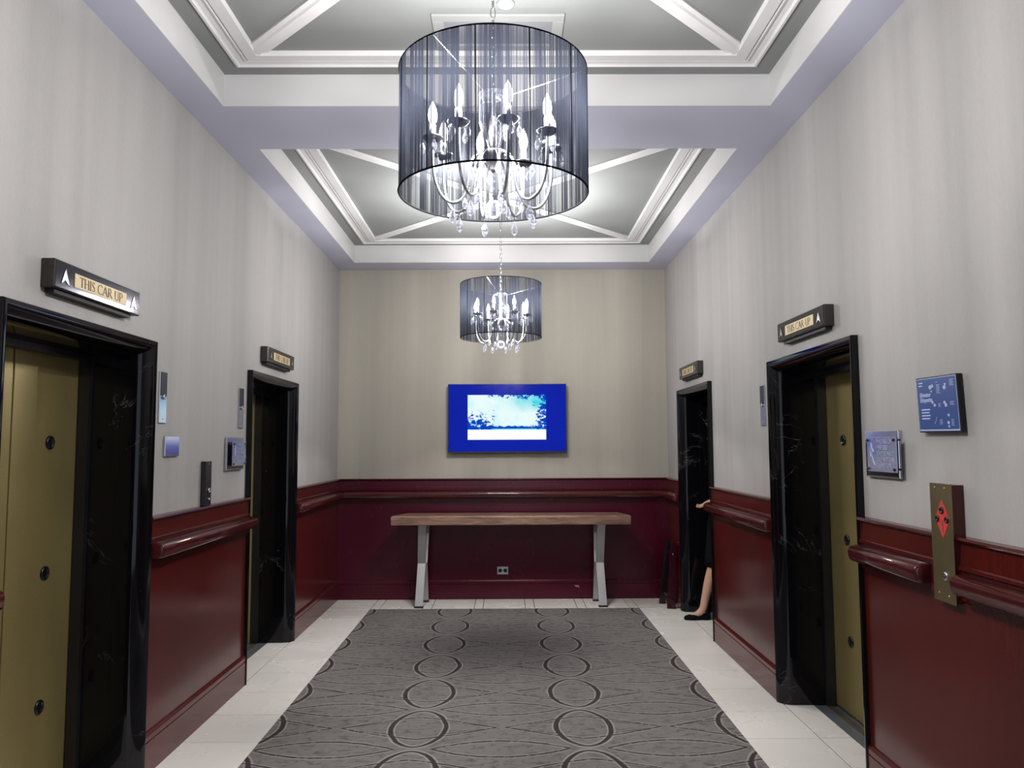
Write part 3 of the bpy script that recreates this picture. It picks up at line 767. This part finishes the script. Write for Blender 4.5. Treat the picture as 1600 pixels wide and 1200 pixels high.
for a, b, r_ in ((-0.038, 0.066, .011), (-0.022, 0.070, .008), (-0.032, 0.050, .005), (0.058, 0.060, .010), (0.064, 0.072, .006), (-0.030, 0.008, .008), (-0.016, -0.004, .008),
                 (0.052, 0.004, .008), (0.060, -0.006, .009), (0.072, -0.044, .007), (0.068, -0.072, .008), (0.070, -0.086, .006)):
    mb.loft([[PP(u_, a + r_*math.cos(k*PI/4), b + r_*0.8*math.sin(k*PI/4)) for k in range(8)] for u_ in (-0.0255, -0.0258)])
mb.tube([PP(-0.0256, -0.022, -0.075), PP(-0.0256, -0.006, -0.05)], 0.0018, 5)
tag(put(mb.obj('pictograms', 'print'), g), kind='stuff')
for i, l_ in enumerate(('Elevator', 'Etiquette')):
    cu = bpy.data.curves.new('text', 'FONT'); cu.body = l_; cu.size = 0.0235; cu.extrude = 0.0004; cu.offset = 0.0006
    o = bpy.data.objects.new('title_lettering', cu); COL.objects.link(o); cu.materials.append(M['print'])
    o.matrix_world = Matrix(((0, 0, -1, 0), (-1, 0, 0, 0), (0, 1, 0, 0), (0, 0, 0, 1)))
    o.matrix_world.translation = Vector(PP(-0.0257, -0.116, 0.030 - i*0.020))
    text2mesh(o, g)

# ------------------------------------------------------------------ television
g = thing('television', (0.004, YB, 1.475), 'wall-mounted television with glowing blue screen and seaside picture', 'television')
mb = MB().box((-0.601, 7.942, 1.474), (0.609, 7.975, 2.176)); mb.box((-0.45, 7.975, 1.58), (0.46, 8.005, 2.05))
put(mb.obj('casing', 'tvbezel', bevel=0.003), g)
put(MB().box((-0.25, 8.0, 1.70), (0.26, YB + 0.001, 1.92)).obj('wall_mount', 'darkmetal'), g)
put(MB().box((-0.594, 7.9400, 1.488), (0.602, 7.9425, 2.170)).obj('screen', 'tvblue'), g)
pc = MB().box((-0.4, -0.0005, -0.2285), (0.4, 0.0005, 0.2285)).obj('picture', 'tvpic'); pc.parent = g
pc.location = Vector((0.0005, 7.9394, 1.8345)) - g.location

# ------------------------------------------------------------------ console table
g = thing('console_table', (0.03, 7.73, 0), 'long walnut console table with bent steel legs against the back wall', 'table')
yf, yb_, xa, xb = 7.55, 7.925, -1.118, 1.190
outl = [(xa, yf), (xb, yf), (xb, yf + 0.07), (xb - 0.075, yb_), (xa + 0.11, yb_), (xa, yf + 0.10)]
def top_ring(z, k): return [(x_ + (k if x_ < 0 else -k), y_ + (k if y_ < 7.6 else -k*0.5), z) for x_, y_ in outl]
tp = MB().loft([top_ring(0.784, 0.012), top_ring(0.790, 0.002), top_ring(0.862, 0.0), top_ring(0.872, 0.008)]).obj('tabletop', 'walnut'); put(tp, g)
def flat_bar(mb, x0b, x1b, pts, th, wd):
    """bar bent in the y-z plane; x drifts linearly; pts = (x_center, y, z)"""
    rings = []
    for i, (xc, yy, zz) in enumerate(pts):
        a = Vector(pts[max(i-1, 0)][1:]); b = Vector(pts[min(i+1, len(pts)-1)][1:]); d = (b - a).normalized(); n_ = Vector((-d.y, d.x))
        if abs(n_.x) < 0.3: n_ = Vector((1, 0))
        rings.append([(xc - wd/2, yy - n_.x*th/2, zz - n_.y*th/2), (xc + wd/2, yy - n_.x*th/2, zz - n_.y*th/2), (xc + wd/2, yy + n_.x*th/2, zz + n_.y*th/2), (xc - wd/2, yy + n_.x*th/2, zz + n_.y*th/2)])
    return mb.loft(rings)
for xt, xm, xbm in ((-0.824, -0.838, -0.850), (0.913, 0.905, 0.917)):
    flat = flat_bar(MB(), 0, 0, [(xt, 7.63, 0.784), (xm, 7.725, 0.402), (xbm, 7.600, 0.012)], 0.022, 0.078)
    leg = put(flat.obj('leg', 'legmetal', bevel=0.002), g)
    ft = MB().box((xbm - 0.043, 7.578, 0), (xbm + 0.043, 7.628, 0.014)).obj('foot', 'darkmetal'); ft.parent = leg
    sg = 1 if xt < 0 else -1
    flat = flat_bar(MB(), 0, 0, [(xt + 0.012*sg, 7.87, 0.784), (xm + 0.012*sg, 7.765, 0.402), (xbm + 0.026*sg, 7.885, 0.012)], 0.022, 0.078)
    leg = put(flat.obj('leg', 'legmetal', bevel=0.002), g)
    ft = MB().box((xbm + 0.026*sg - 0.043, 7.862, 0), (xbm + 0.026*sg + 0.043, 7.912, 0.014)).obj('foot', 'darkmetal'); ft.parent = leg
    put(MB().box((xt - 0.045, 7.60, 0.776), (xt + 0.045, 7.90, 0.785)).obj('mounting_plate', 'legmetal'), g)

# power outlet
g = thing('power_outlet', (-0.048, YB, 0.283), 'steel power outlet low on the back wainscot under the table', 'outlet')
put(MB().box((-0.104, YB - 0.020, 0.245), (0.008, YB - 0.013, 0.321)).obj('cover', 'outlet', bevel=0.003), g)
for cx in (-0.074, -0.022):
    r_ = put(MB().lathe([(0.019, 0), (0.018, -0.003), (0.0005, -0.003)], (cx, YB - 0.020, 0.283), 20, 'y').obj('receptacle', 'black', smooth=False), g)
put(MB().lathe([(0.004, 0), (0.0035, -0.002), (0.0005, -0.002)], (-0.048, YB - 0.020, 0.283), 8, 'y').obj('screw', 'chrome'), g)

# folded stand leaning in the far right corner
g = thing('folded_stand', (1.58, 7.65, 0), 'folded dark mahogany stand leaning in the corner by the far right elevator', 'stand')
def stick(nm, a, b, w_, t_, mat='stand'):
    a, b = Vector(a), Vector(b); d = (b - a).normalized(); n1_ = d.cross(Vector((0, 1, 0))).normalized(); n2_ = d.cross(n1_)
    return put(MB().loft([[q + n1_*sx*w_/2*k + n2_*sy*t_/2 for sx, sy in ((-1, -1), (1, -1), (1, 1), (-1, 1))] for q, k in ((a, 1.25), (b, 0.75))]).obj(nm, mat, bevel=0.004), g)
stick('leg', (1.548, 7.50, 0.0), (1.596, 7.56, 0.61), 0.062, 0.03)
stick('leg', (1.600, 7.78, 0.0), (1.612, 7.70, 0.60), 0.055, 0.03)
stick('leg', (1.512, 7.74, 0.0), (1.560, 7.66, 0.62), 0.050, 0.03, 'black')
stick('crossbar', (1.530, 7.70, 0.10), (1.600, 7.52, 0.12), 0.035, 0.02)
stick('crossbar', (1.560, 7.68, 0.50), (1.605, 7.56, 0.50), 0.035, 0.02)
put(MB().loft([[(1.500, yy, 0.07), (1.535, yy, 0.055), (1.560, yy, 0.0), (1.590, yy, 0.0), (1.590, yy, 0.06), (1.545, yy, 0.105), (1.500, yy, 0.11)] for yy in (7.475, 7.50)]).obj('foot_rail', 'stand', bevel=0.003), g)
put(MB().lathe([(0.007, 0), (0.006, -0.005), (0.0005, -0.006)], (1.585, 7.530, 0.505), 10, 'y').obj('bolt', 'chrome', smooth=True), g)

# ------------------------------------------------------------------ chandeliers
CZ0, CZ1, CR = 2.405, 2.832, 0.322
def make_chandelier(loc, rot, label):
    g = thing('chandelier', (loc[0], loc[1], 0), label, 'chandelier', 'string-shade chandeliers hanging from the tray ceilings')
    def add(mb, nm, mat, par=g, **kw):
        o = mb.obj(nm, mat, par, **kw); return o
    # everything below is built about the chandelier axis; g sits on the floor below it
    n = 96
    sh = add(MB().loft([[(CR*math.cos(2*PI*i/n), CR*math.sin(2*PI*i/n), z) for i in range(n)] for z in (CZ0, (CZ0+CZ1)/2, CZ1)], True, False), 'shade', 'shade', smooth=True)
    for z in (CZ0, CZ1):
        add(MB().tube([(CR*math.cos(2*PI*i/n), CR*math.sin(2*PI*i/n), z) for i in range(n)], 0.0032, 6, closed=True), 'rim', 'cloth', sh)
    for i in range(12):
        a = math.radians(-90 - 8.7 + 30*i)
        add(MB().tube([(CR*1.002*math.cos(a), CR*1.002*math.sin(a), z) for z in (CZ0, CZ1)], 0.0024, 5), 'cord', 'cloth', sh)
    # spider wires from the column to the top rim
    for i in range(3):
        a = math.radians(120*i + 115)
        add(MB().tube([(0.02*math.cos(a), 0.02*math.sin(a), 2.742), (CR*math.cos(a), CR*math.sin(a), CZ1)], 0.0018, 5), 'spider_wire', 'chrome')
    # chain of oval links up to the canopy
    ch = empty('chain'); ch.parent = g
    lk = MB().tube([(0.0085*math.cos(t_), 0, 0.021*math.sin(t_)) for t_ in [2*PI*i/14 for i in range(14)]], 0.0021, 5, closed=True).obj('link', 'nickel', ch, smooth=True)
    z = 2.775; k = 0; lk.location = (0, 0, z)
    while z < HT - 0.07:
        z += 0.0345; k += 1
        o = bpy.data.objects.new('link', lk.data); COL.objects.link(o); o.parent = ch; o.location = (0, 0, z); o.rotation_euler = (0, 0, (k % 2)*PI/2 + 0.3)
    add(MB().lathe([(0.006, -0.055), (0.012, -0.05), (0.05, -0.032), (0.062, -0.008), (0.062, 0.0)], (0, 0, HT), 28), 'canopy', 'chrome', smooth=True)
    # column: tiered glass and metal turnings
    add(MB().lathe([(0.003, 2.790), (0.008, 2.772), (0.012, 2.755), (0.006, 2.745), (0.010, 2.735), (0.007, 2.70), (0.013, 2.66), (0.016, 2.62), (0.010, 2.575), (0.022, 2.562),
                    (0.040, 2.556), (0.042, 2.548), (0.034, 2.530), (0.020, 2.512), (0.009, 2.500), (0.012, 2.492), (0.004, 2.480)], n=20), 'column', 'nickel', smooth=True)
    add(MB().lathe([(0.010, 2.748), (0.030, 2.742), (0.050, 2.752), (0.052, 2.757), (0.030, 2.750), (0.010, 2.755)], n=20), 'glass_tier', 'crystal')
    for i in range(8):
        a = 2*PI*i/8
        add(MB().tube([(0.046*math.cos(a), 0.046*math.sin(a), 2.745), (0.044*math.cos(a), 0.044*math.sin(a), 2.66), (0.030*math.cos(a), 0.030*math.sin(a), 2.60), (0.020*math.cos(a), 0.020*math.sin(a), 2.57)], [0.0035, 0.005, 0.004, 0.003], 5), 'crystal_rod', 'crystal')
    # hanging ball
    add(MB().tube([(0, 0, 2.482), (0, 0, 2.384)], 0.0012, 4), 'ball_wire', 'chrome')
    for zz in (2.470, 2.450, 2.425, 2.400):
        add(MB().lathe([(0.001, -0.006), (0.0055, -0.002), (0.0055, 0.002), (0.001, 0.006)], (0, 0, zz), 6), 'bead', 'crystal')
    add(MB().lathe([(0.002, -0.032), (0.016, -0.027), (0.027, -0.014), (0.031, 0.002), (0.027, 0.016), (0.015, 0.028), (0.003, 0.032)], (0, 0, 2.352), 10), 'crystal_ball', 'crystal')
    # one arm with its cup, candle, bulb and drops, then seven copies
    arm = empty('arm'); arm.parent = g
    pts = [(0.022, 0, 2.530), (0.045, 0, 2.545), (0.072, 0, 2.520), (0.085, 0, 2.470), (0.092, 0, 2.415), (0.112, 0, 2.378), (0.140, 0, 2.365), (0.170, 0, 2.378), (0.194, 0, 2.415), (0.207, 0, 2.470), (0.210, 0, 2.530), (0.210, 0, 2.575)]
    sm = []
    for i in range(len(pts)-1):
        p0, p1, p2, p3 = [Vector(pts[max(0, min(len(pts)-1, i+j))]) for j in (-1, 0, 1, 2)]
        for s_ in (0, 0.33, 0.66): sm.append(0.5*((2*p1) + (p2-p0)*s_ + (2*p0-5*p1+4*p2-p3)*s_*s_ + (3*p1-p0-3*p2+p3)*s_**3))
    sm.append(Vector(pts[-1]))
    add(MB().tube(sm, 0.0056, 7), 'curved_tube', 'chrome', arm, smooth=True)
    add(MB().lathe([(0.004, 2.566), (0.020, 2.570), (0.034, 2.582), (0.036, 2.586), (0.022, 2.581), (0.004, 2.580)], (0.21, 0, 0), 20), 'drip_cup', 'darkmetal', arm, smooth=True)
    add(MB().lathe([(0.0105, 2.580), (0.0105, 2.628), (0.008, 2.630)], (0.21, 0, 0), 14), 'candle_sleeve', 'white', arm, smooth=True)
    add(MB().lathe([(0.008, 2.630), (0.0145, 2.645), (0.0165, 2.662), (0.0135, 2.682), (0.007, 2.700), (0.001, 2.712)], (0.21, 0, 0), 12), 'bulb', 'bulb', arm, smooth=True)
    ld = bpy.data.lights.new('filament', 'POINT'); ld.energy = BULB; ld.color = (1.0, 0.965, 0.95); ld.shadow_soft_size = 0.026
    lo = bpy.data.objects.new('filament', ld); COL.objects.link(lo); lo.parent = arm; lo.location = (0.21, 0, 2.672)
    def drop(x_, y_, z_, s_=1.0):
        mb = MB().lathe([(0.0008, 0.0), (0.0045*s_, -0.006*s_), (0.0008, -0.012*s_)], (x_, y_, z_), 6)
        mb.lathe([(0.0008, -0.014*s_), (0.006*s_, -0.024*s_), (0.0135*s_, -0.042*s_), (0.010*s_, -0.056*s_), (0.0008, -0.066*s_)], (x_, y_, z_), 6)
        add(mb, 'crystal_drop', 'crystal', arm)
    drop(0.246, 0, 2.580, 0.9); drop(0.210, 0.036, 2.580, 0.85); drop(0.210, -0.036, 2.580, 0.85); drop(0.172, 0, 2.578, 0.8)
    drop(0.140, 0, 2.362, 1.05); drop(0.098, 0, 2.398, 0.8); drop(0.062, 0.0, 2.51, 0.8)
    for k in range(1, 8):
        c = copy_tree(arm, g); c.rotation_euler = (0, 0, 2*PI*k/8)
    off = -PI/2 + math.radians(rot)
    arms = [c for c in g.children if c.name.startswith('arm')]
    for k, c in enumerate(arms): c.rotation_euler = (0, 0, off + 2*PI*k/8)
    return g
ch1 = make_chandelier((-0.043, 2.600), 14, 'big near chandelier with dark string shade and lit candle bulbs')
ch2 = copy_tree(ch1)
ch2['label'] = 'smaller-looking far chandelier hanging before the back wall above the television'
ch2.location = (-0.044, 6.120, -0.006)
ch2.rotation_euler = (0, 0, math.radians(16))

# ------------------------------------------------------------------ woman stepping out of the far right elevator
g = thing('person', (1.95, 7.05, 0), 'person in black skirt and black loafers stepping out of far right elevator', 'person')
def skin_mesh(name, verts, edges, radii, mat, root=0, sub=2, parent=g):
    me = bpy.data.meshes.new(name); me.from_pydata([Vector(v) for v in verts], edges, []); me.update()
    o = bpy.data.objects.new(name, me); COL.objects.link(o)
    sk_ = o.modifiers.new('skin', 'SKIN'); sk_.use_smooth_shade = True
    sv = me.skin_vertices[0].data
    for i, r_ in enumerate(radii): sv[i].radius = (r_, r_) if not isinstance(r_, tuple) else r_; sv[i].use_root = (i == root)
    ss = o.modifiers.new('sub', 'SUBSURF'); ss.levels = sub; ss.render_levels = sub
    me.materials.append(M[mat]); put(o, parent); return o
def ensure_skin(me):
    pass
def make_skin(name, chains, mat, **kw):
    """chains: list of lists of (key, pos, radius); shared keys join"""
    idx = {}; vs = []; rs = []; es = []
    for ch_ in chains:
        prev = None
        for it in ch_:
            key = it[0]
            if key not in idx: idx[key] = len(vs); vs.append(it[1]); rs.append(it[2])
            if prev is not None: es.append((prev, idx[key]))
            prev = idx[key]
    bm = bmesh.new(); lay = bm.verts.layers.skin.verify()
    bv = [bm.verts.new(Vector(v)) for v in vs]
    for b_, r_ in zip(bv, rs): b_[lay].radius = (r_, r_) if not isinstance(r_, tuple) else r_
    bv[0][lay].use_root = True
    for a, b_ in es: bm.edges.new((bv[a], bv[b_]))
    me = bpy.data.meshes.new(name); bm.to_mesh(me); bm.free(); me.materials.append(M[mat])
    o = bpy.data.objects.new(name, me); COL.objects.link(o); put(o, kw.get('parent', g))
    m_ = o.modifiers.new('skin', 'SKIN'); m_.use_smooth_shade = True; m_.branch_smoothing = 0.6
    s_ = o.modifiers.new('sub', 'SUBSURF'); s_.levels = 2; s_.render_levels = 2
    return o
pel = ('pel', (1.965, 7.05, 0.90), (0.115, 0.15))
hand = (1.768, 6.965, 1.032)
def fingers(pref, palm, dirv, up, wr):
    out = []
    d = Vector(dirv).normalized(); sd = Vector(up).normalized(); nrm = d.cross(sd)
    for i, (o_, L) in enumerate(((-0.027, 0.060), (-0.009, 0.070), (0.009, 0.066), (0.027, 0.052))):
        b = Vector(palm) + d*0.035 + sd*o_
        out.append([(pref+'palm', palm, 0.020), (pref+'k%d' % i, tuple(b), 0.0095), (pref+'m%d' % i, tuple(b + d*L*0.5 - nrm*0.012), 0.0085), (pref+'t%d' % i, tuple(b + d*L*0.75 - nrm*0.036), 0.0075)])
    b = Vector(palm) - sd*0.030 - d*0.01
    out.append([(pref+'palm', palm, 0.020), (pref+'th0', tuple(b), 0.011), (pref+'th1', tuple(b + d*0.030 - sd*0.012 - nrm*0.02), 0.0095)])
    return out
chains = [
    [pel, ('wst', (1.955, 7.05, 1.06), (0.10, 0.125)), ('ch', (1.965, 7.05, 1.25), (0.11, 0.15)), ('nb', (1.975, 7.05, 1.375), (0.06, 0.07)), ('nk', (1.965, 7.05, 1.44), 0.052), ('jaw', (1.945, 7.05, 1.50), (0.068, 0.062)), ('hd', (1.95, 7.05, 1.57), (0.090, 0.076)), ('tp', (1.955, 7.05, 1.635), (0.062, 0.056))],
    [pel, ('hf', (1.95, 6.985, 0.86), 0.085), ('kf', (1.842, 7.03, 0.475), 0.055), ('cf', (1.800, 7.03, 0.34), 0.052), ('sf', (1.762, 7.03, 0.20), 0.040), ('af', (1.738, 7.03, 0.09), 0.036), ('ff', (1.69, 7.03, 0.045), 0.032), ('tf', (1.615, 7.03, 0.028), 0.022)],
    [pel, ('hb', (1.99, 7.12, 0.86), 0.085), ('kb', (2.02, 7.11, 0.475), 0.055), ('cb', (2.07, 7.11, 0.33), 0.050), ('sb', (2.12, 7.11, 0.20), 0.038), ('ab', (2.155, 7.11, 0.115), 0.034), ('fb', (2.10, 7.11, 0.055), 0.030), ('tb', (2.04, 7.11, 0.028), 0.022)],
    [('ch', 0, 0), ('s1', (1.985, 6.89, 1.345), 0.055), ('e1', (2.03, 6.855, 1.10), 0.040), ('w1', (1.815, 6.95, 1.045), 0.026), ('Apalm', hand, 0.020)],
    [('ch', 0, 0), ('s2', (1.985, 7.21, 1.345), 0.055), ('e2', (2.04, 7.25, 1.09), 0.040), ('w2', (1.93, 7.27, 0.88), 0.026), ('Bpalm', (1.915, 7.27, 0.82), 0.020)],
] + fingers('A', hand, (-0.75, 0.1, -0.65), (0.1, 1, 0.2), 0) + fingers('B', (1.915, 7.27, 0.82), (-0.1, 0, -1), (1, 0, 0), 0)
make_skin('body', chains, 'skin')
for dy in (-0.03, 0.03):
    put(MB().lathe([(0.001, -0.011), (0.009, -0.006), (0.011, 0), (0.009, 0.006), (0.001, 0.011)], (1.868, 7.05 + dy, 1.575), 10).obj('eye', 'white', smooth=True), g)
put(MB().loft([[(1.862, 7.04, 1.57), (1.862, 7.06, 1.57), (1.872, 7.05, 1.585)], [(1.848, 7.037, 1.535), (1.848, 7.063, 1.535), (1.838, 7.05, 1.548)], [(1.872, 7.042, 1.525), (1.872, 7.058, 1.525), (1.862, 7.05, 1.528)]]).obj('nose', 'skin', smooth=True), g)
put(MB().lathe([(0.001, -0.02), (0.005, -0.01), (0.006, 0), (0.005, 0.01), (0.001, 0.02)], (1.872, 7.05, 1.508), 8, 'y').obj('mouth', 'red', smooth=True), g)
# bobbed hair
mb = MB(); rings = []
for k in range(9):
    f_ = k/8; z_ = 1.675 - 0.27*f_; r_ = 0.012 + 0.105*math.sin(min(1, f_*2.2)*PI/2) - 0.015*max(0, f_-0.7)
    a0 = 0.0 if f_ < 0.25 else 1.0*min(1, (f_-0.25)/0.3)
    ring = []
    for i in range(20):
        a = PI + a0 + (2*PI - 2*a0)*i/19
        ring.append((1.968 + r_*1.03*math.cos(a), 7.05 + r_*0.92*math.sin(a), z_))
    rings.append(ring)
put(mb.loft(rings, True, False).obj('hair', 'hair', smooth=True), g)
# black jacket over torso and sleeves
make_skin('jacket', [
    [('p', (1.965, 7.05, 0.93), (0.135, 0.17)), ('w', (1.955, 7.05, 1.08), (0.115, 0.142)), ('c', (1.965, 7.05, 1.26), (0.128, 0.168)), ('n', (1.975, 7.05, 1.375), (0.070, 0.085))],
    [('c', 0, 0), ('s1', (1.985, 6.885, 1.345), 0.068), ('e1', (2.035, 6.85, 1.10), 0.054), ('w1', (1.835, 6.945, 1.048), 0.040)],
    [('c', 0, 0), ('s2', (1.985, 7.215, 1.345), 0.068), ('e2', (2.045, 7.255, 1.09), 0.054), ('w2', (1.935, 7.275, 0.90), 0.040)]], 'cloth')
# skirt
mb = MB(); rings = []
for z_, cx, rx, ry in ((0.98, 1.960, 0.125, 0.155), (0.86, 1.962, 0.150, 0.180), (0.70, 1.955, 0.160, 0.185), (0.55, 1.945, 0.168, 0.185), (0.462, 1.945, 0.172, 0.180), (0.47, 1.945, 0.160, 0.168)):
    rings.append([(cx + rx*math.cos(2*PI*i/32)*(1 + 0.02*math.cos(i*PI/2)), 7.06 + ry*math.sin(2*PI*i/32), z_) for i in range(32)])
put(mb.loft(rings, True, False).obj('skirt', 'cloth', smooth=True), g)
# loafers
def loafer(cx, cy, z0, tilt=0.0):
    rings = []
    for x_, wd, hh in ((0.0, 0.010, 0.020), (0.012, 0.028, 0.032), (0.05, 0.039, 0.042), (0.095, 0.040, 0.052), (0.115, 0.036, 0.046), (0.16, 0.033, 0.044), (0.20, 0.033, 0.055), (0.222, 0.026, 0.062), (0.232, 0.012, 0.060)):
        ring = []
        for i in range(12):
            a = PI*i/11; ring.append((cx + x_, cy + wd*math.cos(a), z0 + 0.004 + tilt*x_ + hh*math.sin(a)**0.7))
        rings.append(ring)
    s_ = put(MB().loft(rings).obj('loafer', 'suede', smooth=True), g)
    def sub(o): o.parent = s_; return o
    sub(MB().loft([[(cx + x_, cy - w_, z0 + tilt*x_), (cx + x_, cy + w_, z0 + tilt*x_), (cx + x_, cy + w_, z0 + 0.009 + tilt*x_), (cx + x_, cy - w_, z0 + 0.009 + tilt*x_)] for x_, w_ in ((0.004, 0.012), (0.05, 0.038), (0.10, 0.040), (0.16, 0.033), (0.228, 0.024))]).obj('sole', 'black'))
    sub(MB().box((cx + 0.165, cy - 0.028, z0), (cx + 0.230, cy + 0.028, z0 + 0.014)).obj('heel', 'black'))
    sub(MB().tube([(cx + 0.095, cy - 0.034, z0 + 0.045), (cx + 0.092, cy, z0 + 0.060), (cx + 0.095, cy + 0.034, z0 + 0.045)], 0.005, 6).obj('strap_bow', 'chrome', smooth=True))
loafer(1.567, 7.03, 0.0); loafer(1.985, 7.11, 0.005, 0.12)
